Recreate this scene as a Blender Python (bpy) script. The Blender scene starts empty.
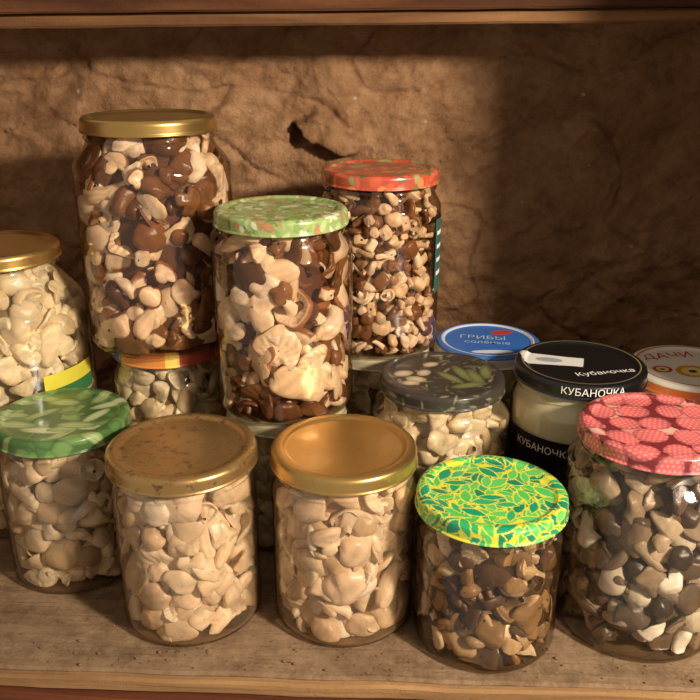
import bpy, math, numpy as np
from mathutils import noise as mn, Vector

scene = bpy.context.scene
try:
    scene.view_settings.view_transform = 'Standard'
except Exception:
    pass

def lin(c):
    c = np.asarray(c, float) / 255.0
    return np.where(c <= 0.04045, c / 12.92, ((c + 0.055) / 1.055) ** 2.4)

def link(ob):
    scene.collection.objects.link(ob)
    return ob

def empty(name, loc, rz=0.0):
    e = bpy.data.objects.new(name, None)
    e.empty_display_size = 0.02
    e.location = loc
    e.rotation_euler = (0, 0, rz)
    return link(e)

def mesh_np(name, V, F, col=None, mat=None, smooth=True, parent=None):
    me = bpy.data.meshes.new(name)
    V = np.asarray(V, float)
    if isinstance(F, np.ndarray):
        nf, k = F.shape
        me.vertices.add(len(V)); me.vertices.foreach_set('co', V.astype(np.float32).ravel())
        me.loops.add(nf * k); me.loops.foreach_set('vertex_index', F.astype(np.int32).ravel())
        me.polygons.add(nf)
        me.polygons.foreach_set('loop_start', (np.arange(nf) * k).astype(np.int32))
        me.update(calc_edges=True)
    else:
        me.from_pydata([tuple(v) for v in V], [], F)
        me.update()
    me.validate()
    me.polygons.foreach_set('use_smooth', [smooth] * len(me.polygons))
    if col is not None:
        a = me.color_attributes.new('Col', 'FLOAT_COLOR', 'POINT')
        c4 = np.ones((len(V), 4), np.float32); c4[:, :3] = np.clip(col, 0, 1)
        a.data.foreach_set('color', c4.ravel())
    ob = bpy.data.objects.new(name, me)
    if mat: me.materials.append(mat)
    link(ob)
    if parent: ob.parent = parent
    return ob

# ------------------------------------------------------------ materials
def new_mat(name):
    m = bpy.data.materials.new(name); m.use_nodes = True
    nt = m.node_tree
    return m, nt, nt.nodes['Principled BSDF'], nt.nodes['Material Output']

def N(nt, t, **kw):
    n = nt.nodes.new(t)
    for k, v in kw.items(): setattr(n, k, v)
    return n

def bump(nt, bsdf, scale, strength, dist, detail=6, coord='Object'):
    tc = N(nt, 'ShaderNodeTexCoord'); no = N(nt, 'ShaderNodeTexNoise')
    no.inputs['Scale'].default_value = scale; no.inputs['Detail'].default_value = detail
    bu = N(nt, 'ShaderNodeBump'); bu.inputs['Strength'].default_value = strength
    bu.inputs['Distance'].default_value = dist
    nt.links.new(tc.outputs[coord], no.inputs['Vector'])
    nt.links.new(no.outputs['Fac'], bu.inputs['Height'])
    nt.links.new(bu.outputs['Normal'], bsdf.inputs['Normal'])
    return tc, no, bu

def attr_mat(name, rough, spec=0.5, coat=0.0, metallic=0.0, bs=None):
    m, nt, b, o = new_mat(name)
    a = N(nt, 'ShaderNodeAttribute', attribute_name='Col')
    nt.links.new(a.outputs['Color'], b.inputs['Base Color'])
    b.inputs['Roughness'].default_value = rough
    b.inputs['Specular IOR Level'].default_value = spec
    b.inputs['Coat Weight'].default_value = coat
    b.inputs['Metallic'].default_value = metallic
    if bs: bump(nt, b, *bs)
    return m

M_mush = attr_mat('mushroom_flesh', 0.34, 0.38, bs=(240, 0.45, 0.0012))
_b = M_mush.node_tree.nodes['Principled BSDF']
_b.inputs['Subsurface Weight'].default_value = 0.35
_b.inputs['Subsurface Radius'].default_value = (1.0, 0.68, 0.42)
_b.inputs['Subsurface Scale'].default_value = 0.0028
M_print = attr_mat('printed_tin', 0.32, 0.5, coat=0.25, bs=(60, 0.08, 0.002))

def flat_mat(name, rgb, rough=0.5, metallic=0.0):
    m, nt, b, o = new_mat(name)
    tc = N(nt, 'ShaderNodeTexCoord'); no = N(nt, 'ShaderNodeTexNoise'); no.inputs['Scale'].default_value = 90
    mx = N(nt, 'ShaderNodeMix', data_type='RGBA')
    c = lin(rgb)
    mx.inputs['A'].default_value = (*(c * 0.85), 1); mx.inputs['B'].default_value = (*np.clip(c * 1.1, 0, 1), 1)
    nt.links.new(tc.outputs['Object'], no.inputs['Vector'])
    nt.links.new(no.outputs['Fac'], mx.inputs['Factor'])
    nt.links.new(mx.outputs['Result'], b.inputs['Base Color'])
    b.inputs['Roughness'].default_value = rough; b.inputs['Metallic'].default_value = metallic
    return m

M_white = flat_mat('print_white', (235, 230, 220))
M_pale_blue = flat_mat('print_pale_blue', (185, 200, 222))
M_red = flat_mat('print_red', (200, 40, 30))
M_black = flat_mat('print_black', (18, 17, 18), 0.35)

def facing(nt, power):
    geo = N(nt, 'ShaderNodeNewGeometry')
    dot = N(nt, 'ShaderNodeVectorMath', operation='DOT_PRODUCT')
    nt.links.new(geo.outputs['Incoming'], dot.inputs[0]); nt.links.new(geo.outputs['Normal'], dot.inputs[1])
    ab = N(nt, 'ShaderNodeMath', operation='ABSOLUTE'); nt.links.new(dot.outputs['Value'], ab.inputs[0])
    om = N(nt, 'ShaderNodeMath', operation='SUBTRACT'); om.inputs[0].default_value = 1.0; nt.links.new(ab.outputs[0], om.inputs[1])
    pw = N(nt, 'ShaderNodeMath', operation='POWER'); pw.inputs[1].default_value = power; nt.links.new(om.outputs[0], pw.inputs[0])
    return om, pw

def glass_mat(name, tint):
    m, nt, b, o = new_mat(name)
    nt.nodes.remove(b)
    om, pw = facing(nt, 4.0)
    ma = N(nt, 'ShaderNodeMath', operation='MULTIPLY_ADD'); ma.inputs[1].default_value = 0.8; ma.inputs[2].default_value = 0.075
    nt.links.new(pw.outputs[0], ma.inputs[0])
    p2 = N(nt, 'ShaderNodeMath', operation='POWER'); p2.inputs[1].default_value = 3.0; nt.links.new(om.outputs[0], p2.inputs[0])
    mx = N(nt, 'ShaderNodeMix', data_type='RGBA')
    mx.inputs['A'].default_value = (0.98, 0.97, 0.95, 1); mx.inputs['B'].default_value = (*tint, 1)
    nt.links.new(p2.outputs[0], mx.inputs['Factor'])
    tr = N(nt, 'ShaderNodeBsdfTransparent'); nt.links.new(mx.outputs['Result'], tr.inputs['Color'])
    gl = N(nt, 'ShaderNodeBsdfGlossy'); gl.inputs['Roughness'].default_value = 0.05
    tc = N(nt, 'ShaderNodeTexCoord'); no = N(nt, 'ShaderNodeTexNoise'); no.inputs['Scale'].default_value = 45; no.inputs['Detail'].default_value = 2
    bu = N(nt, 'ShaderNodeBump'); bu.inputs['Strength'].default_value = 0.8; bu.inputs['Distance'].default_value = 0.002
    nt.links.new(tc.outputs['Object'], no.inputs['Vector']); nt.links.new(no.outputs['Fac'], bu.inputs['Height'])
    nt.links.new(bu.outputs['Normal'], gl.inputs['Normal'])
    ms = N(nt, 'ShaderNodeMixShader')
    nt.links.new(ma.outputs[0], ms.inputs[0]); nt.links.new(tr.outputs[0], ms.inputs[1]); nt.links.new(gl.outputs[0], ms.inputs[2])
    nt.links.new(ms.outputs[0], o.inputs['Surface'])
    return m
M_glass = glass_mat('jar_glass', (0.45, 0.38, 0.28))

M_liq = {}
def liquid_mat(rgb, dens):
    """cloudy pickling liquid: tints what is behind it and scatters a little"""
    if rgb in M_liq: return M_liq[rgb]
    m, nt, b, o = new_mat('pickling_liquid_%d' % len(M_liq))
    nt.nodes.remove(b)
    om, pw = facing(nt, 2.5)
    ma = N(nt, 'ShaderNodeMath', operation='MULTIPLY_ADD'); ma.inputs[1].default_value = 0.4; ma.inputs[2].default_value = dens
    nt.links.new(pw.outputs[0], ma.inputs[0])
    c = lin(rgb); t = np.clip(0.87 + 0.13 * c / c.max(), 0, 1)
    tr = N(nt, 'ShaderNodeBsdfTransparent'); tr.inputs['Color'].default_value = (*t, 1)
    di = N(nt, 'ShaderNodeBsdfDiffuse'); di.inputs['Color'].default_value = (*c, 1)
    ms = N(nt, 'ShaderNodeMixShader')
    nt.links.new(ma.outputs[0], ms.inputs[0]); nt.links.new(tr.outputs[0], ms.inputs[1]); nt.links.new(di.outputs[0], ms.inputs[2])
    nt.links.new(ms.outputs[0], o.inputs['Surface'])
    M_liq[rgb] = m
    return m

def gold_mat(name, stain):
    m, nt, b, o = new_mat(name)
    tc, no, bu = bump(nt, b, 25, 0.12, 0.003, 3)
    n2 = N(nt, 'ShaderNodeTexNoise'); n2.inputs['Scale'].default_value = 170; n2.inputs['Detail'].default_value = 9
    n2.inputs['Roughness'].default_value = 0.7
    nt.links.new(tc.outputs['Object'], n2.inputs['Vector'])
    cr = N(nt, 'ShaderNodeValToRGB')
    cr.color_ramp.elements[0].position = 0.60 - 0.08 * stain; cr.color_ramp.elements[1].position = 0.78 - 0.14 * stain
    nt.links.new(n2.outputs['Fac'], cr.inputs[0])
    n3 = N(nt, 'ShaderNodeTexNoise'); n3.inputs['Scale'].default_value = 40; n3.inputs['Detail'].default_value = 7
    nt.links.new(tc.outputs['Object'], n3.inputs['Vector'])
    g = N(nt, 'ShaderNodeMix', data_type='RGBA')
    g.inputs['A'].default_value = (*lin((222, 186, 114) if stain < .5 else (214, 178, 114)), 1)
    g.inputs['B'].default_value = (*lin((190, 152, 86) if stain < .5 else (166, 128, 80)), 1)
    nt.links.new(n3.outputs['Fac'], g.inputs['Factor'])
    mx = N(nt, 'ShaderNodeMix', data_type='RGBA')
    mx.inputs['B'].default_value = (*lin((92, 62, 36)), 1) if stain > 0.5 else (*lin((165, 125, 70)), 1)
    nt.links.new(g.outputs['Result'], mx.inputs['A']); nt.links.new(cr.outputs['Color'], mx.inputs['Factor'])
    nt.links.new(mx.outputs['Result'], b.inputs['Base Color'])
    me = N(nt, 'ShaderNodeMath', operation='MULTIPLY_ADD'); me.inputs[1].default_value = -0.5 if stain > 0.5 else -0.1; me.inputs[2].default_value = 0.9 if stain < .5 else 0.85
    nt.links.new(cr.outputs['Color'], me.inputs[0]); nt.links.new(me.outputs[0], b.inputs['Metallic'])
    b.inputs['Roughness'].default_value = 0.30 if stain < .5 else 0.34
    return m
M_gold = gold_mat('gold_lacquered_tin', 0.0)
M_goldst = gold_mat('stained_gold_tin', 1.0)

# ------------------------------------------------------------ jar geometry
def profile(R, rn, H):
    P = [(0.0, 0.003), (R - 0.012, 0.003), (R - 0.008, 0.0008), (R - 0.006, 0.0)]
    for i in range(1, 7):
        a = i / 6 * math.pi / 2
        P.append((R - 0.006 + 0.006 * math.sin(a), 0.006 - 0.006 * math.cos(a)))
    zs = H - 0.016 - max(0.012, (R - rn) * 1.7)
    zn = H - 0.015
    for t in (0.25, 0.5, 0.75, 1.0): P.append((R, 0.006 + (zs - 0.006) * t))
    for i in range(1, 11):
        t = i / 10; s = t * t * (3 - 2 * t)
        P.append((R + (rn - R) * s, zs + (zn - zs) * t))
    P.append((rn + 0.0012, zn + 0.0008)); P.append((rn + 0.0014, zn + 0.002)); P.append((rn, zn + 0.0035)); P.append((rn - 0.0005, H - 0.002))
    return P

def lathe(P, seg, close_start=True):
    th = np.arange(seg) / seg * 2 * math.pi
    V = []
    for r, z in P:
        r = max(r, 1e-6)
        V.append(np.stack([r * np.sin(th), -r * np.cos(th), np.full(seg, z)], 1))
    V = np.concatenate(V)
    n = len(P); i = np.arange(n - 1)[:, None] * seg; j = np.arange(seg)[None, :]; j2 = (j + 1) % seg
    F = np.stack([i + j, i + j2, i + seg + j2, i + seg + j], -1).reshape(-1, 4)
    return V, F

def rad_at(P, z):
    zs = np.array([zz for r, zz in P[3:]]); rs = np.array([r for r, zz in P[3:]])
    return np.interp(z, zs, rs)

# ------------------------------------------------------------ mushroom pieces
def topo(nlat, nlon):
    i = np.arange(nlat)[:, None] * nlon; j = np.arange(nlon)[None, :]; j2 = (j + 1) % nlon
    F = np.stack([i + j, i + nlon + j, i + nlon + j2, i + j2], -1).reshape(-1, 4)
    ph = np.linspace(0.02, math.pi - 0.02, nlat + 1)[:, None] * np.ones((1, nlon))
    th = (np.arange(nlon) / nlon * 2 * math.pi)[None, :] * np.ones((nlat + 1, 1))
    return F, ph.ravel(), th.ravel()
T_HI = topo(18, 44); T_LO = topo(10, 16); T_MID = topo(14, 24)

def spow(a, p): return np.sign(a) * np.abs(a) ** p

def piece(kind, rng, T, rimp=0.35):
    """returns vertices, cap-skin mask, faces, tone multiplier"""
    F, ph, th = T
    s, c = np.sin(ph), np.cos(ph)
    tone = np.ones_like(s)
    if kind == 'chunk':
        x = s * np.cos(th); y = s * np.sin(th) * rng.uniform(0.6, 0.9); z = c * rng.uniform(0.45, 0.7)
        top = np.full_like(x, rng.uniform(0, 1))
    elif kind == 'dice':
        p = rng.uniform(0.35, 0.6)
        x = spow(s, p) * spow(np.cos(th), p); y = spow(s, p) * spow(np.sin(th), p) * rng.uniform(0.6, 1); z = spow(c, p) * rng.uniform(0.5, 0.85)
        top = (y > 0.55).astype(float)
    elif kind == 'slice':      # fan / kidney shaped piece of cap, curled, gills on one face
        k = rng.uniform(0.25, 0.7); ph0 = rng.uniform(0, 6.28)
        dth = np.angle(np.exp(1j * (th - ph0)))
        rr = 1 - k * np.exp(-(dth / 0.75) ** 2) + 0.08 * np.sin(3 * th + rng.uniform(0, 6)) + 0.04 * np.sin(5 * th + rng.uniform(0, 6))
        rho = s ** 0.85
        ys = rng.uniform(0.6, 0.9)
        x = rr * rho * np.cos(th); y = rr * rho * np.sin(th); z = spow(c, 0.75) * rng.uniform(0.18, 0.30)
        ox, oy = 0.45 * math.cos(ph0), 0.45 * math.sin(ph0)
        fa = np.arctan2(y - oy, x - ox)
        g = np.sin(fa * 21)
        gm = (c < -0.15) * (rho > 0.25) * (rho < 0.97)
        tone = 1 - gm * (0.12 + 0.17 * g)
        z = z + gm * 0.022 * g
        y = y * ys
        k1, k2 = rng.uniform(-1.0, 0.0), rng.uniform(-0.5, 0.5)
        z = z + k1 * x * x + k2 * x * y + 0.10 * np.sin(5 * x + rng.uniform(0, 6)) * rho
        top = (rho > 0.86).astype(float) * (c > -0.3) * (rng.random() < rimp)
    elif kind == 'umbrella':   # lengthwise cut of a cap with its stem
        a = np.angle(np.exp(1j * (th + math.pi / 2)))
        rr = 0.86 - 0.36 * np.exp(-((np.abs(a) - 0.85) / 0.34) ** 2) + 0.26 * np.exp(-(a / 0.36) ** 2)
        rho = s ** 0.8
        x = rr * rho * np.cos(th) * 1.2; y = rr * rho * np.sin(th); z = spow(c, 0.6) * 0.22 + rng.uniform(-0.35, 0.1) * x * x
        tone = 1 - 0.2 * np.exp(-((y - 0.05) / 0.12) ** 2) * (np.abs(x) > 0.22)
        top = ((rho > 0.86) & (np.sin(th) > -0.1)).astype(float)
    elif kind == 'stem':
        w = rng.uniform(0.28, 0.42)
        z0 = spow(c, 0.55)
        x = w * spow(s, 0.7) * np.cos(th) * (1 + 0.3 * z0); y = w * spow(s, 0.7) * np.sin(th) * (1 + 0.3 * z0); z = z0
        tone = 1 - 0.07 * np.sin(9 * th)
        x = x + rng.uniform(-0.4, 0.4) * z * z
        y = y + rng.uniform(-0.3, 0.3) * z * z
        x, z = z, x
        top = np.full_like(x, rng.uniform(0, 0.12))
    elif kind == 'cap':        # whole cap: domed skin, rolled margin, gills, stem stub
        u = ph / math.pi
        ang = math.radians(rng.uniform(95, 125))
        a = np.minimum(u / 0.55, 1) * ang
        b = np.clip((u - 0.55) / 0.45, 0, 1)
        hh = rng.uniform(0.5, 0.85)
        r0 = math.sin(ang); z0 = math.cos(ang) * hh
        rad = np.where(u < 0.55, np.sin(a), r0 * (1 - 0.95 * b))
        z = np.where(u < 0.55, np.cos(a) * hh, z0 + 0.28 * np.sin(np.minimum(b * 1.6, 1) * math.pi / 2))
        stub = b > 0.72; q = np.clip((b - 0.72) / 0.28, 0, 1)
        rad = np.where(stub, 0.27 * np.where(q < 0.7, 1.0, np.sqrt(np.clip(1 - ((q - 0.7) / 0.3) ** 2, 0, 1))) + 0.01, rad)
        z = np.where(stub, z - np.minimum(q / 0.7, 1) * rng.uniform(0.6, 1.2), z)
        gm = (b > 0.05) & (b < 0.72)
        tone = np.where(gm, 0.82 - 0.16 * np.sin(20 * th), 1.0)
        tone = np.where(u < 0.3, 0.80 + 0.20 * (u / 0.3), tone)      # darker disc in the middle of the cap
        rad = rad * (1 + 0.06 * np.sin(2 * th + rng.uniform(0, 6)) + 0.04 * np.sin(5 * th + rng.uniform(0, 6)))
        x = rad * np.cos(th); y = rad * np.sin(th) * rng.uniform(0.8, 1)
        z = z - rng.uniform(0, 0.3) * x * x
        top = np.clip((0.58 - u) / 0.08, 0, 1)
    P = np.stack([x, y, z], 1)
    for k in (2.5, 5.0):
        d = rng.normal(size=(3, 3)) * k; f = rng.uniform(0, 6, 3)
        P = P + (0.13 / k) * np.sin(P @ d.T + f)
    return P, top, F, tone

def contents(name, P, H, spec, rng, parent):
    fill = H - spec.get('fill', 0.012)
    Rm = rad_at(P, H * 0.4)
    kinds = list(spec['kinds'].keys()); kw = np.array([spec['kinds'][k] for k in kinds], float); kw /= kw.sum()
    pal = spec['pal']; pw = np.array([p[2] for p in pal], float); pw /= pw.sum()
    T = {0: T_HI, 1: T_LO, 2: T_MID}[spec.get('lo', 0)]
    VV, FF, CC = [], [], []; off = 0
    for layer, frac in ((0, 0.85), (1, 1.0)):
        pts = []
        for i in range(int(spec['n'] * frac)):
            K = 10
            ct = rng.uniform(0, 2 * math.pi, K); cz = rng.uniform(0.004, fill - 0.001, K)
            q = 0
            if pts:
                A = np.array(pts)
                dt = np.abs(ct[:, None] - A[None, :, 0]); dt = np.minimum(dt, 2 * math.pi - dt) * Rm
                q = int(np.argmax(np.sqrt(dt ** 2 + (cz[:, None] - A[None, :, 1]) ** 2).min(1)))
            pts.append((ct[q], cz[q]))
        for (t, z) in pts:
            kd = kinds[rng.choice(len(kinds), p=kw)]
            V, top, F, tone = piece(kd, rng, T, spec.get('rim', 0.3))
            size = (spec['size'][0] + (spec['size'][1] - spec['size'][0]) * rng.random() ** 1.3) * 0.0005
            if kd == 'dice': size *= 0.7
            if kd == 'chunk': size *= 0.85
            if kd == 'cap': size *= 0.82
            V = V * size
            rad = np.array([math.sin(t), -math.cos(t), 0.0])
            tilt = spec.get('tilt', 0.4)
            if kd in ('dice', 'chunk', 'stem'): tilt *= 1.3
            nn = rad + tilt * rng.normal(size=3)
            if kd in ('cap', 'slice') and rng.random() < 0.3: nn = -nn
            nn /= np.linalg.norm(nn)
            hx = rng.normal(size=3); hx -= hx @ nn * nn; hx /= np.linalg.norm(hx); hy = np.cross(nn, hx)
            V = V @ np.stack([hx, hy, nn], 1).T
            ext = float(np.percentile(V @ rad, 98))
            Rz = float(rad_at(P, z))
            press = rng.uniform(-0.0020, 0.0012) if layer else rng.uniform(-0.0075, -0.0038)
            V = V + rad * (Rz - 0.0020 - ext + press) + np.array([0, 0, z])
            V[:, 2] = np.clip(V[:, 2], 0.0035 + rng.uniform(0, .001), fill + 0.002)
            r = np.hypot(V[:, 0], V[:, 1]); lim = rad_at(P, V[:, 2]) - rng.uniform(0.0018, 0.0030)
            r2 = np.where(r > lim, lim + 0.0008 * np.tanh((r - lim) / 0.003), r)
            k = r2 / np.maximum(r, 1e-6)
            V[:, 0] *= k; V[:, 1] *= k
            tp, un, _ = pal[rng.choice(len(pal), p=pw)]
            j = rng.uniform(0.85, 1.12)
            c = (lin(tp)[None] * top[:, None] + lin(un)[None] * (1 - top[:, None])) * j
            sh = 1 + 0.09 * np.sin(V @ (rng.normal(size=3) * 400) + 1) + 0.07 * np.sin(V @ (rng.normal(size=3) * 900) + 2)
            CC.append(c * (sh * tone)[:, None]); VV.append(V); FF.append(F + off); off += len(V)
    mesh_np(name, np.concatenate(VV), np.concatenate(FF), np.concatenate(CC), M_mush, True, parent)

# ------------------------------------------------------------ lid prints
def ell(X, Y, cx, cy, a, b, ang, leaf=False):
    dx, dy = X - cx, Y - cy
    u = (dx * math.cos(ang) + dy * math.sin(ang)) / a; v = (-dx * math.sin(ang) + dy * math.cos(ang)) / b
    if leaf: return np.abs(v) + u * u * 0.9 + 0.1 * np.abs(u), u, v
    return np.sqrt(u * u + v * v), u, v

def blobs(seed, n, a, asp, pal, bg, leaf=False, edge=0.55, vein=False, R=54, rim=None):
    def f(X, Y):
        rng = np.random.default_rng(seed)
        C = np.ones((len(X), 3)) * lin(bg)
        for i in range(n):
            cx, cy = rng.uniform(-R, R, 2); aa = rng.uniform(*a); bb = aa * rng.uniform(*asp); an = rng.uniform(0, 6.28)
            col = lin(pal[rng.integers(len(pal))])
            d, u, v = ell(X, Y, cx, cy, aa, bb, an, leaf)
            m = d < 1
            shade = 1.15 - (1 - edge) * d ** 3
            if vein: shade = shade * np.where(np.abs(v) < 0.10, 1.25, 1)
            C[m] = (col[None] * shade[:, None])[m]
            if rim is not None:
                C[m & (d > 0.78)] = lin(rim)
        return C
    return f

def cucumbers(X, Y):
    C = blobs(5, 90, (5, 10), (0.5, 0.8), [(80, 116, 60), (106, 138, 75), (60, 94, 48)], (70, 104, 52), leaf=True)(X, Y)
    rng = np.random.default_rng(11)
    for i in range(26):
        cx, cy = rng.uniform(-50, 50, 2); an = rng.uniform(-0.2, 1.3)
        d, u, v = ell(X, Y, cx, cy, rng.uniform(11, 17), rng.uniform(3.5, 5.5), an)
        m = d < 1
        st = 0.92 + 0.12 * np.sin(v * 9) + 0.10 * (np.sin(u * 30) * np.sin(v * 14) > 0.55)
        col = lin((158, 176, 116)) if i % 3 else lin((192, 200, 150))
        cc = (1 - d[:, None] ** 4) * col + d[:, None] ** 4 * lin((85, 116, 62))
        C[m] = (cc * st[:, None])[m]
    return C

def raspberries(X, Y):
    C = blobs(3, 60, (6, 10), (0.5, 0.8), [(200, 130, 120), (120, 45, 48), (215, 160, 145)], (120, 45, 48), leaf=True)(X, Y)
    rng = np.random.default_rng(4)
    pts = []
    for gy in range(-4, 5):
        for gx in range(-4, 5):
            pts.append((gx * 19 + (gy % 2) * 9.5 + rng.uniform(-2.5, 2.5), gy * 16.5 + rng.uniform(-2.5, 2.5)))
    for cx, cy in pts:
        a = rng.uniform(8.6, 10); an = rng.uniform(0, 6.28)
        d, u, v = ell(X, Y, cx, cy, a, a * 0.86, an)
        m = d < 1
        qx, qy = u * a / 3.3, v * a / 3.0
        row = np.floor(qy + 0.5); fx = qx + 0.5 * (row % 2); fx = fx - np.floor(fx + 0.5); fy = qy - row
        dd = np.sqrt(fx ** 2 + fy ** 2) * 2
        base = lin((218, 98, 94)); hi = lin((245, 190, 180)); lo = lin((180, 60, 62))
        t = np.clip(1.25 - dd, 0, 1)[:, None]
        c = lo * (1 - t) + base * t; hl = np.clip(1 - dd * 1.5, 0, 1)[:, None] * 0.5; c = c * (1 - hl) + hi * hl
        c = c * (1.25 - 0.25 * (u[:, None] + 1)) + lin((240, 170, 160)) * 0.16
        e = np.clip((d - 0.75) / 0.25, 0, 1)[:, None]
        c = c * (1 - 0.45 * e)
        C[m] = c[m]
    return C

def pickles(X, Y):
    C = blobs(8, 220, (2, 6), (0.15, 0.4), [(92, 86, 68), (56, 52, 46), (120, 114, 88), (72, 76, 54)], (58, 52, 46), leaf=True)(X, Y)
    for cx, cy, a, b, an in [(14, 2, 15, 4.2, 1.9), (22, -4, 14, 4.2, 1.8), (5, -5, 13, 4, 2.2), (30, 4, 12, 4, 1.5), (16, -18, 13, 4, 0.3)]:
        d, u, v = ell(X, Y, cx, cy, a, b, an); m = d < 1
        cc = lin((114, 118, 72)) * (1.2 - 0.7 * d[:, None] ** 2) * (0.9 + 0.25 * (np.sin(u * 25) * np.sin(v * 9) > .4))[:, None]
        C[m] = cc[m]
    for cx, cy, a, b, an in [(-26, 2, 7, 5, 0.4), (-18, -8, 7, 5, -0.3), (-12, 3, 6, 4.5, 1.0), (-22, -14, 6, 4, 0.1), (-6, 18, 6, 4, .5)]:
        d, u, v = ell(X, Y, cx, cy, a, b, an); m = d < 1
        cc = lin((205, 188, 150)) * (1.0 - 0.6 * d[:, None] ** 2); C[m] = cc[m]
    return C

f_green = blobs(21, 620, (2.0, 5.0), (0.35, 0.7), [(150, 172, 100), (172, 186, 130), (128, 154, 80), (200, 202, 165), (104, 130, 68), (170, 125, 85)], (150, 170, 105), leaf=True, edge=0.7)
f_orange = blobs(22, 300, (3, 6), (0.4, 0.8), [(195, 90, 58), (180, 72, 50), (215, 125, 80), (105, 115, 62), (195, 105, 70), (150, 145, 95), (90, 100, 55)], (180, 82, 55), edge=0.7)
f_leaf0 = blobs(23, 480, (6, 9.5), (0.36, 0.5), [(20, 140, 100), (45, 160, 95), (75, 180, 85), (20, 125, 90), (90, 185, 90)], (222, 215, 60), leaf=True, edge=0.9, rim=(222, 216, 70))

def f_blue(X, Y):
    r = np.hypot(X, Y); C = np.ones((len(X), 3)) * lin((50, 108, 185))
    C[r > 33] = lin((205, 210, 215)); C[r > 36] = lin((60, 110, 180)); C[r > 42] = lin((205, 200, 195))
    d, u, v = ell(X, Y, 14, 18, 9, 5, 0.2); C[d < 1] = lin((200, 60, 50))
    d, u, v = ell(X, Y, 0, -24, 16, 3.5, 0); C[d < 1] = lin((215, 215, 215))
    return C
def f_black(X, Y):
    C = np.ones((len(X), 3)) * lin((20, 19, 20)); r = np.hypot(X, Y)
    ww = 8 + 2.5 * np.clip((-X - 6) / 30, 0, 1)
    m = (X < 2 + 0.3 * Y) & (X > -38) & (np.abs(Y + 0.25 * X - 1) < ww) & (r < 42)
    C[m] = lin((222, 218, 208))
    d, u, v = ell(X, Y, -20, 6, 9, 4, -0.25); C[d < 1] = lin((150, 160, 165))
    C[(r > 38.5) & (r < 39.5) & ~m] = lin((150, 135, 95))
    return C
def f_white(X, Y):
    C = np.ones((len(X), 3)) * lin((250, 244, 228)); r = np.hypot(X, Y)
    for cx, cy, a, k in [(-2, -8, 12, (235, 160, 40)), (20, 6, 11, (230, 120, 40)), (-22, -4, 7, (205, 50, 35)), (10, -26, 8, (120, 150, 60))]:
        d, u, v = ell(X, Y, cx, cy, a, a * 0.9, 0.3)
        C[d < 1] = lin(k)
        C[(d < 0.66)] = lin((250, 225, 140)); C[d < 0.25] = lin((90, 60, 40))
    C[(r > 37) & (r < 39)] = lin((225, 140, 60)); C[r > 45] = lin((225, 120, 60))
    return C
def f_stripe(X, Y):
    t = np.arctan2(X, -Y); C = np.ones((len(X), 3)) * lin((215, 195, 150))
    C[(t > -1.2) & (t < -0.75)] = lin((90, 100, 150)); C[(t >= -0.75) & (t < 0.15)] = lin((222, 140, 70))
    C[(t >= 0.15) & (t < 0.4)] = lin((235, 205, 100)); C[(t >= 0.4) & (t < 1.2)] = lin((180, 80, 60))
    return C
f_pale = blobs(31, 90, (3, 7), (0.4, 0.8), [(190, 180, 140), (150, 160, 100), (205, 190, 150)], (180, 170, 135))

def make_lid(H, rl, paint, mat, parent, rings=90, seg=400):
    h = 0.0095
    key = [(0, H - 0.0014), (rl - 0.0085, H - 0.0014), (rl - 0.0072, H - 0.0008), (rl - 0.006, H - 0.0001), (rl - 0.0035, H), (rl - 0.0015, H - 0.0005),
           (rl - 0.0004, H - 0.0015), (rl, H - 0.003), (rl, H - h + 0.0012), (rl + 0.0006, H - h + 0.0006), (rl + 0.0007, H - h), (rl, H - h - 0.0006), (rl - 0.0012, H - h)]
    if paint is None: rings = 14; seg = 96
    k = np.array(key); d = np.concatenate([[0], np.cumsum(np.hypot(*np.diff(k, axis=0).T))])
    ts = np.unique(np.concatenate([d, np.linspace(0, d[-1], rings)]))
    r = np.interp(ts, d, k[:, 0]); z = np.interp(ts, d, k[:, 1])
    V, F = lathe(list(zip(r, z)), seg)
    col = None
    if paint is not None:
        th = np.tile(np.arange(seg) / seg * 2 * math.pi, len(ts)); rr = np.repeat(ts, seg) * 1000
        col = paint(rr * np.sin(th), -rr * np.cos(th))
    return mesh_np('lid', V, F, col, mat, True, parent)

def text_mesh(name, body, size, mat, parent, place, align='CENTER'):
    cu = bpy.data.curves.new(name, 'FONT'); cu.body = body; cu.size = size; cu.align_x = align; cu.align_y = 'CENTER'; cu.resolution_u = 3
    to = bpy.data.objects.new('tmp', cu); link(to)
    dg = bpy.context.evaluated_depsgraph_get(); dg.update()
    me = bpy.data.meshes.new_from_object(to.evaluated_get(dg))
    bpy.data.objects.remove(to)
    me.name = name
    for v in me.vertices: v.co = place(v.co.x, v.co.y)
    me.materials.clear(); me.materials.append(mat)
    ob = bpy.data.objects.new(name, me); link(ob); ob.parent = parent
    return ob

def bend(R, z0, t0):
    return lambda x, y: Vector(((R) * math.sin(t0 + x / R), -(R) * math.cos(t0 + x / R), z0 + y))

def label(name, R, z0, z1, t0, t1, mat, parent):
    n = 24; V = []; F = []
    for i in range(n + 1):
        t = t0 + (t1 - t0) * i / n
        for (rr, z) in ((R, z0), (R, z1)):
            V.append((rr * math.sin(t), -rr * math.cos(t), z))
    for i in range(n): F.append((2 * i, 2 * i + 2, 2 * i + 3, 2 * i + 1))
    return mesh_np(name, V, F, None, mat, True, parent)

M_brine = {}
def brine_mat(rgb):
    if rgb not in M_brine:
        M_brine[rgb] = flat_mat('packed_core_%d' % len(M_brine), rgb, 0.35)
    return M_brine[rgb]

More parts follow.
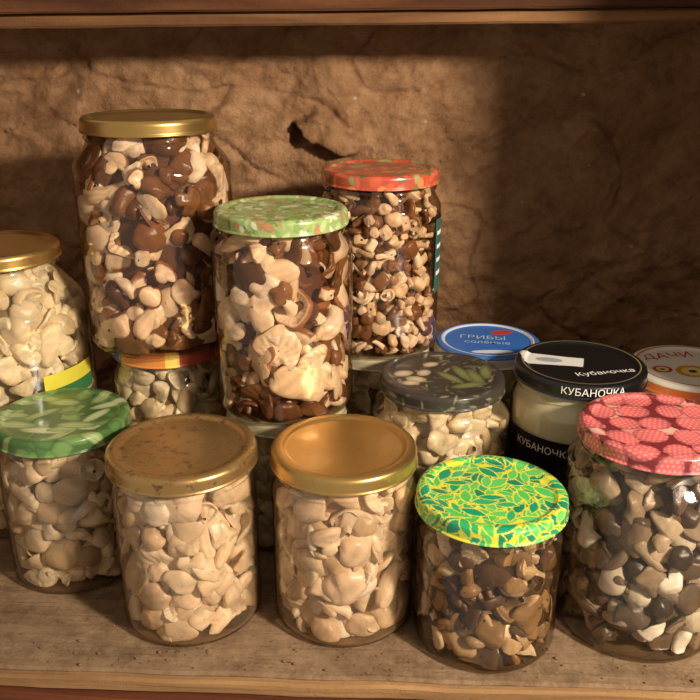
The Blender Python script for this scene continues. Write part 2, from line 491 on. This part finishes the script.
def jar(name, x, y, z, H, R, rl, seed, spec, brine, paint=None, lidmat=None, rz=0.0):
    e = empty(name, (x, y, z), rz)
    rn = min(rl - 0.0025, R)
    P = profile(R, rn, H)
    V, F = lathe(P, 72)
    mesh_np('glass', V, F, None, M_glass, True, e)
    make_lid(H, rl, paint, M_print if paint else lidmat, e)
    rng = np.random.default_rng(seed)
    fill = H - (spec or {}).get('fill', 0.012)
    ins = 0.0135 if spec else 0.0018
    Q = [(0.0, 0.004)]
    for zz in np.linspace(0.004, fill, 26): Q.append((max(float(rad_at(P, zz)) - ins, 0.01), float(zz)))
    Q.append((0.0, fill + 0.0003))
    V, F = lathe(Q, 48)
    mesh_np('packed_core' if spec else 'preserve', V, F, None, brine_mat(brine), True, e)
    if spec:
        contents('mushroom_pieces', P, H, spec, rng, e)
        lf = fill + 0.0006
        Q = [(0.0, 0.0032)] + [(max(float(rad_at(P, zz)) - 0.0009, 0.01), float(zz)) for zz in np.linspace(0.0032, lf, 40)]
        V, F = lathe(Q, 64)
        mesh_np('brine', V, F, None, liquid_mat(spec['liq'], spec['dens']), True, e)
    return e

# palettes
PALE = dict(n=92, size=(18, 38), kinds={'slice': 4.5, 'umbrella': 0.9, 'cap': 4, 'chunk': 0.7, 'stem': 1.8}, liq=(204, 172, 130), dens=0.09,
            pal=[((214, 184, 146), (228, 204, 170), 3), ((222, 194, 158), (226, 200, 164), 3), ((206, 174, 134), (218, 190, 152), 1.5), ((236, 218, 190), (240, 224, 196), 1)])
PALE_A = dict(PALE, n=108, size=(16, 31), liq=(160, 132, 94), dens=0.08, pal=[((204, 178, 138), (218, 196, 158), 3), ((168, 138, 98), (208, 182, 144), 1), ((218, 198, 164), (228, 210, 176), 2)])
WHITE = dict(PALE, n=108, size=(17, 32), lo=2, liq=(200, 178, 136), dens=0.06, pal=[((218, 196, 156), (232, 212, 174), 3), ((224, 204, 166), (236, 218, 182), 2)])
MIX = dict(n=122, size=(15, 42), kinds={'slice': 4.2, 'umbrella': 1.2, 'cap': 3.2, 'chunk': 0.8, 'dice': 1.0, 'stem': 1.6}, tilt=0.42, rim=0.6, liq=(120, 80, 46), dens=0.035,
           pal=[((126, 82, 44), (228, 202, 162), 3.4), ((148, 100, 58), (236, 212, 174), 2.6), ((94, 60, 34), (122, 84, 48), 2.8), ((224, 198, 156), (242, 222, 190), 2.6)])
MIXC = dict(MIX, n=98, size=(15, 42))
DICE = dict(n=285, size=(10, 19), kinds={'dice': 3.5, 'chunk': 1.3, 'stem': 2.0, 'cap': 2.6}, lo=2, tilt=0.65, liq=(120, 80, 46), dens=0.035,
            pal=[((130, 88, 50), (228, 200, 158), 4), ((104, 68, 40), (128, 88, 52), 1.6), ((218, 190, 148), (242, 220, 186), 2.8)])
DARK = dict(n=120, size=(14, 33), kinds={'slice': 5, 'chunk': 0.8, 'cap': 2, 'stem': 1.2, 'umbrella': 1.2}, tilt=0.55, rim=0.6, liq=(90, 68, 38), dens=0.06,
            pal=[((86, 62, 38), (144, 112, 70), 3), ((104, 78, 46), (186, 156, 112), 1.8), ((62, 44, 28), (100, 74, 44), 3), ((198, 174, 132), (222, 200, 162), 1.3)])
GREY = dict(n=112, size=(17, 36), kinds={'slice': 5, 'cap': 3, 'umbrella': 1.5, 'chunk': 0.6, 'stem': 1.2}, tilt=0.55, rim=0.6, liq=(100, 84, 62), dens=0.06,
            pal=[((88, 70, 54), (146, 126, 98), 3), ((100, 82, 60), (184, 162, 132), 2.4), ((60, 48, 36), (98, 80, 60), 2.6), ((216, 202, 176), (236, 224, 202), 2.2)])

BR_P = (150, 112, 72); BR_M = (88, 54, 30); BR_D = (52, 38, 22); BR_G = (54, 42, 30)
NM = 'mushroom_jar'
# front row
jar(NM, -0.185, 0.487, 0, 0.111, 0.0425, 0.0425, 1, PALE_A, (112, 86, 54), cucumbers)
jar(NM, -0.0985, 0.438, 0, 0.1145, 0.0425, 0.0438, 2, PALE, BR_P, None, M_goldst)
jar(NM, -0.0035, 0.438, 0, 0.1145, 0.0432, 0.0428, 33, PALE, BR_P, None, M_gold, 0.7)
jar(NM, 0.0806, 0.416, 0, 0.097, 0.0422, 0.0428, 4, DARK, BR_D, f_leaf0)
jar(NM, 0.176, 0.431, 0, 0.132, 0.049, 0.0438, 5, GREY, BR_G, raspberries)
# supporting jars
jar(NM, -0.1325, 0.572, 0, 0.132, 0.041, 0.039, 6, WHITE, (110, 85, 55), f_stripe)
jar(NM, -0.044, 0.530, 0, 0.101, 0.0405, 0.041, 7, WHITE, (110, 85, 55), f_pale)
jar(NM, 0.0217, 0.6133, 0, 0.113, 0.0395, 0.040, 8, WHITE, (110, 85, 55), f_pale)
# stacked jars
jar(NM, -0.1335, 0.574, 0.132, 0.1555, 0.0525, 0.0443, 9, MIX, BR_M, None, M_gold)
jar(NM, -0.044, 0.530, 0.101, 0.134, 0.0458, 0.0425, 10, MIXC, BR_M, f_green)
jd = jar(NM, 0.0217, 0.6133, 0.113, 0.134, 0.0450, 0.0425, 11, DICE, (96, 62, 36), f_orange)
# big jar left
je = jar(NM, -0.245, 0.565, 0, 0.2025, 0.0575, 0.043, 12, dict(WHITE, n=205), (116, 90, 58), None, M_gold)
# middle right
jar(NM, 0.0621, 0.5225, 0, 0.124, 0.0472, 0.042, 13, WHITE, (120, 95, 60), pickles)
ji = jar('preserve_jar', 0.155, 0.5235, 0, 0.132, 0.0445, 0.0433, 14, None, (222, 213, 172), f_black)
jb = jar(NM, 0.107, 0.612, 0, 0.115, 0.039, 0.0405, 15, WHITE, (110, 85, 55), f_blue)
jk = jar(NM, 0.243, 0.553, 0, 0.117, 0.041, 0.0425, 16, WHITE, (110, 85, 55), f_white)

M_teal = flat_mat('label_teal', (50, 95, 85)); M_yel = flat_mat('label_yellow', (215, 200, 60)); M_grn = flat_mat('label_green', (50, 110, 60))
label('label', 0.0453, 0.045, 0.100, 1.08, 2.2, M_teal, jd)
for i_, zz_ in enumerate((0.088, 0.078, 0.068, 0.058)):
    label('label_line', 0.04535, zz_, zz_ + 0.003, 1.14, 1.9, M_white, jd)
label('label', 0.0578, 0.109, 0.121, 0.72, 1.5, M_yel, je)
label('label_band', 0.0580, 0.100, 0.110, 0.85, 1.5, M_grn, je)
label('label', 0.0448, 0.018, 0.091, -1.45, -0.15, M_black, ji)
text_mesh('label_text', 'КУБАНОЧКА', 0.0070, M_white, ji, bend(0.0451, 0.083, -0.72))
text_mesh('lid_text', 'КУБАНОЧКА', 0.0068, M_white, ji, bend(0.0440, 0.1275, -0.05))
def onlid(H, dx=0, dy=0, rot=0):
    c, s = math.cos(rot), math.sin(rot)
    return lambda x, y: Vector((dx + x * c - y * s, dy + x * s + y * c, H - 0.0011))
text_mesh('lid_text', 'Кубаночка', 0.008, M_white, ji, onlid(0.132, 0.012, -0.017, 0.2))
text_mesh('lid_text', 'ГРИБЫ', 0.0105, M_pale_blue, jb, onlid(0.115, -0.003, 0.006, -0.15))
text_mesh('lid_text', 'солёные', 0.0085, M_pale_blue, jb, onlid(0.115, -0.001, -0.005, -0.15))
text_mesh('lid_text', 'ДАЧИ', 0.0135, M_red, jk, onlid(0.117, -0.010, 0.021, 0.15))

# ------------------------------------------------------------ shelf, wall
YAW = -0.045
def wood_mat(name, a, b_, dust, scale=1.0, dustamt=0.5):
    m, nt, b, o = new_mat(name)
    tc = N(nt, 'ShaderNodeTexCoord'); mp = N(nt, 'ShaderNodeMapping'); mp.inputs['Scale'].default_value = (3 * scale, 40 * scale, 40 * scale)
    no = N(nt, 'ShaderNodeTexNoise'); no.inputs['Scale'].default_value = 2.5; no.inputs['Detail'].default_value = 8; no.inputs['Distortion'].default_value = 0.6
    nt.links.new(tc.outputs['Object'], mp.inputs[0]); nt.links.new(mp.outputs[0], no.inputs['Vector'])
    cr = N(nt, 'ShaderNodeValToRGB'); cr.color_ramp.elements[0].position = 0.35; cr.color_ramp.elements[1].position = 0.68
    cr.color_ramp.elements[0].color = (*lin(a), 1); cr.color_ramp.elements[1].color = (*lin(b_), 1)
    nt.links.new(no.outputs['Fac'], cr.inputs[0])
    n2 = N(nt, 'ShaderNodeTexNoise'); n2.inputs['Scale'].default_value = 26; n2.inputs['Detail'].default_value = 14; n2.inputs['Roughness'].default_value = 0.82
    nt.links.new(tc.outputs['Object'], n2.inputs['Vector'])
    c2 = N(nt, 'ShaderNodeValToRGB'); c2.color_ramp.elements[0].position = 0.58 - 0.3 * dustamt; c2.color_ramp.elements[1].position = 0.80 - 0.3 * dustamt
    nt.links.new(n2.outputs['Fac'], c2.inputs[0])
    mx = N(nt, 'ShaderNodeMix', data_type='RGBA'); mx.inputs['B'].default_value = (*lin(dust), 1)
    nt.links.new(c2.outputs['Color'], mx.inputs['Factor']); nt.links.new(cr.outputs['Color'], mx.inputs['A'])
    nt.links.new(mx.outputs['Result'], b.inputs['Base Color'])
    b.inputs['Roughness'].default_value = 0.85; b.inputs['Specular IOR Level'].default_value = 0.2
    bu = N(nt, 'ShaderNodeBump'); bu.inputs['Strength'].default_value = 0.8; bu.inputs['Distance'].default_value = 0.003
    ad = N(nt, 'ShaderNodeMath', operation='ADD'); nt.links.new(no.outputs['Fac'], ad.inputs[0]); nt.links.new(n2.outputs['Fac'], ad.inputs[1])
    nt.links.new(ad.outputs[0], bu.inputs['Height']); nt.links.new(bu.outputs['Normal'], b.inputs['Normal'])
    return m
M_shelf = wood_mat('dusty_plank', (98, 74, 52), (122, 96, 68), (158, 130, 100), dustamt=0.6)
M_trim = wood_mat('bare_wood_strip', (138, 102, 66), (176, 136, 90), (150, 118, 84), dustamt=0.1)
M_edge = wood_mat('lit_edge_wood', (108, 74, 46), (146, 104, 66), (120, 90, 62), dustamt=0.1)  # lighter beam wood for the batten, lit edge painted into the colour
M_beam = wood_mat('old_beam', (74, 44, 27), (108, 68, 40), (92, 66, 46), dustamt=0.1)
M_red_wood = wood_mat('red_brown_board', (88, 46, 28), (120, 68, 42), (100, 70, 50), dustamt=0.1)

def box(name, x0, x1, y0, y1, z0, z1, mat, parent, bev=0.0015, jit=0.0):
    n = 60
    xs = np.linspace(x0, x1, n); V = []; F = []
    sec = [(y0 + bev, z0), (y0, z0 + bev), (y0, z1 - bev), (y0 + bev, z1), (y1 - bev, z1), (y1, z1 - bev), (y1, z0 + bev), (y1 - bev, z0)]
    for i, x in enumerate(xs):
        for (yy, zz) in sec:
            k = jit * mn.noise(Vector((x * 25, yy * 30, zz * 60)))
            V.append((x, yy + k, zz + k * 0.5))
    for i in range(n - 1):
        for j in range(8):
            F.append((i * 8 + j, i * 8 + (j + 1) % 8, (i + 1) * 8 + (j + 1) % 8, (i + 1) * 8 + j)[::-1])
    F.append(tuple(range(8))); F.append(tuple(range((n - 1) * 8, n * 8))[::-1])
    return mesh_np(name, V, F, None, mat, False, parent)

sh = empty('wooden_shelf', (0, 0.374, 0), YAW)
box('plank', -0.62, 0.35, 0.0, 0.37, -0.022, 0.0, M_shelf, sh, jit=0.0008)
box('front_strip', -0.62, 0.35, -0.006, -0.0003, -0.010, -0.0006, M_trim, sh, jit=0.0010)
box('front_board', -0.62, 0.35, -0.012, -0.0005, -0.06, -0.0105, M_red_wood, sh, jit=0.0010)
box('side_board_right', 0.306, 0.328, 0.0, 0.34, 0.0005, 0.62, M_beam, sh)
box('side_board_left', -0.62, -0.60, 0.0, 0.34, 0.0005, 0.62, M_beam, sh)
ub = box('upper_batten', -0.60, 0.305, 0.262, 0.286, 0.3425, 0.3515, M_edge, sh, jit=0.001)
ub2 = box('upper_plank', -0.60, 0.305, 0.255, 0.34, 0.352, 0.375, M_beam, sh, jit=0.001)
for o_ in (ub, ub2): o_.rotation_euler = (0, -0.009, 0)

# clay wall
m, nt, b, o = new_mat('rough_clay')
tc = N(nt, 'ShaderNodeTexCoord')
n1 = N(nt, 'ShaderNodeTexNoise'); n1.inputs['Scale'].default_value = 7; n1.inputs['Detail'].default_value = 12; n1.inputs['Roughness'].default_value = 0.7; n1.inputs['Distortion'].default_value = 0.8
n2 = N(nt, 'ShaderNodeTexNoise'); n2.inputs['Scale'].default_value = 60; n2.inputs['Detail'].default_value = 10; n2.inputs['Roughness'].default_value = 0.75
nt.links.new(tc.outputs['Object'], n1.inputs['Vector']); nt.links.new(tc.outputs['Object'], n2.inputs['Vector'])
cr = N(nt, 'ShaderNodeValToRGB'); cr.color_ramp.elements[0].position = 0.33; cr.color_ramp.elements[1].position = 0.66
cr.color_ramp.elements[0].color = (*lin((140, 102, 70)), 1); cr.color_ramp.elements[1].color = (*lin((190, 148, 108)), 1)
nt.links.new(n1.outputs['Fac'], cr.inputs[0])
c2 = N(nt, 'ShaderNodeValToRGB'); c2.color_ramp.elements[0].position = 0.32; c2.color_ramp.elements[1].position = 0.58
c2.color_ramp.elements[0].color = (0.66, 0.58, 0.52, 1); c2.color_ramp.elements[1].color = (1, 1, 1, 1)
nt.links.new(n2.outputs['Fac'], c2.inputs[0])
mx = N(nt, 'ShaderNodeMix', data_type='RGBA', blend_type='MULTIPLY'); mx.inputs['Factor'].default_value = 1
nt.links.new(cr.outputs['Color'], mx.inputs['A']); nt.links.new(c2.outputs['Color'], mx.inputs['B'])
vo = N(nt, 'ShaderNodeTexVoronoi'); vo.inputs['Scale'].default_value = 28; nt.links.new(tc.outputs['Object'], vo.inputs['Vector'])
c3 = N(nt, 'ShaderNodeValToRGB'); c3.color_ramp.elements[0].position = 0.03; c3.color_ramp.elements[1].position = 0.07
c3.color_ramp.elements[0].color = (1, 1, 1, 1); c3.color_ramp.elements[1].color = (0, 0, 0, 1)
nt.links.new(vo.outputs['Distance'], c3.inputs[0])
m2 = N(nt, 'ShaderNodeMix', data_type='RGBA'); m2.inputs['B'].default_value = (*lin((195, 175, 148)), 1)
nt.links.new(c3.outputs['Color'], m2.inputs['Factor']); nt.links.new(mx.outputs['Result'], m2.inputs['A'])
nt.links.new(m2.outputs['Result'], b.inputs['Base Color'])
b.inputs['Roughness'].default_value = 0.95; b.inputs['Specular IOR Level'].default_value = 0.15
ad = N(nt, 'ShaderNodeMath', operation='MULTIPLY_ADD'); ad.inputs[1].default_value = 2.0
nt.links.new(n1.outputs['Fac'], ad.inputs[0]); nt.links.new(n2.outputs['Fac'], ad.inputs[2])
bu = N(nt, 'ShaderNodeBump'); bu.inputs['Strength'].default_value = 0.8; bu.inputs['Distance'].default_value = 0.0065
nt.links.new(ad.outputs[0], bu.inputs['Height']); nt.links.new(bu.outputs['Normal'], b.inputs['Normal'])
M_clay = m

nx, nz = 560, 240
xs = np.linspace(-0.68, 0.42, nx); zs = np.linspace(-0.06, 0.44, nz)
V = np.zeros((nz, nx, 3))
for j, z in enumerate(zs):
    for i, x in enumerate(xs):
        d = 0.014 * mn.fractal(Vector((x * 7, z * 11, 1.3)), 0.75, 2.0, 7)
        a_ = x * 0.75 + z * 0.66; b2_ = -x * 0.66 + z * 0.75
        d += 0.007 * abs(mn.noise(Vector((a_ * 14, b2_ * 40, 7)))) - 0.003
        e_ = mn.noise(Vector((x * 9 + 4, z * 16, 3)))
        if abs(e_) < 0.02: d -= 0.004 * (1 - abs(e_) / 0.02)
        wob = 0.006 * mn.noise(Vector((x * 60, z * 60, 2)))
        u = (x + 0.018 + wob) / 0.024; v = (z - 0.256 + 0.3 * (x + 0.02) + wob) / 0.011
        q = u * u + v * v
        if q < 1.6: d += 0.018 * min(1, (1.6 - q) * 1.8)
        u = (x + 0.045 + wob) / 0.005; v = (z - 0.257 - 0.6 * (x + 0.045) + wob) / 0.010
        q = u * u + v * v
        if q < 1.6: d -= 0.015 * min(1, (1.6 - q) * 1.2)
        V[j, i] = (x, -d, z)
I = (np.arange(nz - 1)[:, None] * nx + np.arange(nx - 1)[None, :])
F = np.stack([I, I + 1, I + nx + 1, I + nx], -1).reshape(-1, 4)
wall = mesh_np('wall_back', V.reshape(-1, 3), F, None, M_clay, True)
wall.location = (0, 0.726, 0); wall.rotation_euler = (0, 0, YAW)

# soil crumbs on the plank
rng = np.random.default_rng(77)
VV = []; FF = []; off = 0
for i in range(520):
    P_, t_, F_, _t = piece('chunk', rng, topo(4, 6))
    s_ = rng.choice([0.0003, 0.0005, 0.0008, 0.0013], p=[.45, .32, .18, .05])
    lx, ly = rng.uniform(-0.35, 0.28), 0.002 + abs(rng.normal()) * 0.03
    P_ = P_ * s_ + np.array([lx, ly, s_ * 0.3 + 0.0004]); VV.append(P_); FF.append(F_ + off); off += len(P_)
mesh_np('soil_crumbs', np.concatenate(VV), np.concatenate(FF), None, flat_mat('soil', (120, 92, 64), 0.9), True, sh)

# ------------------------------------------------------------ light
w = bpy.data.worlds.new('World'); scene.world = w; w.use_nodes = True
bg = w.node_tree.nodes['Background']; bg.inputs[0].default_value = (1.0, 0.84, 0.69, 1); bg.inputs[1].default_value = 0.38
ld = bpy.data.lights.new('cellar_lamp', 'POINT'); ld.energy = 64; ld.color = (1.0, 0.88, 0.74); ld.shadow_soft_size = 0.045
lo = bpy.data.objects.new('cellar_lamp', ld); lo.location = (0.595, -0.14, 0.575); link(lo)

cam = bpy.data.cameras.new('camera'); cam.lens = 43.2; cam.sensor_width = 36; cam.clip_start = 0.01
co = bpy.data.objects.new('camera', cam); co.location = (0, 0, 0.343); co.rotation_euler = (math.radians(90 - 21.2), 0, 0); link(co)
scene.camera = co
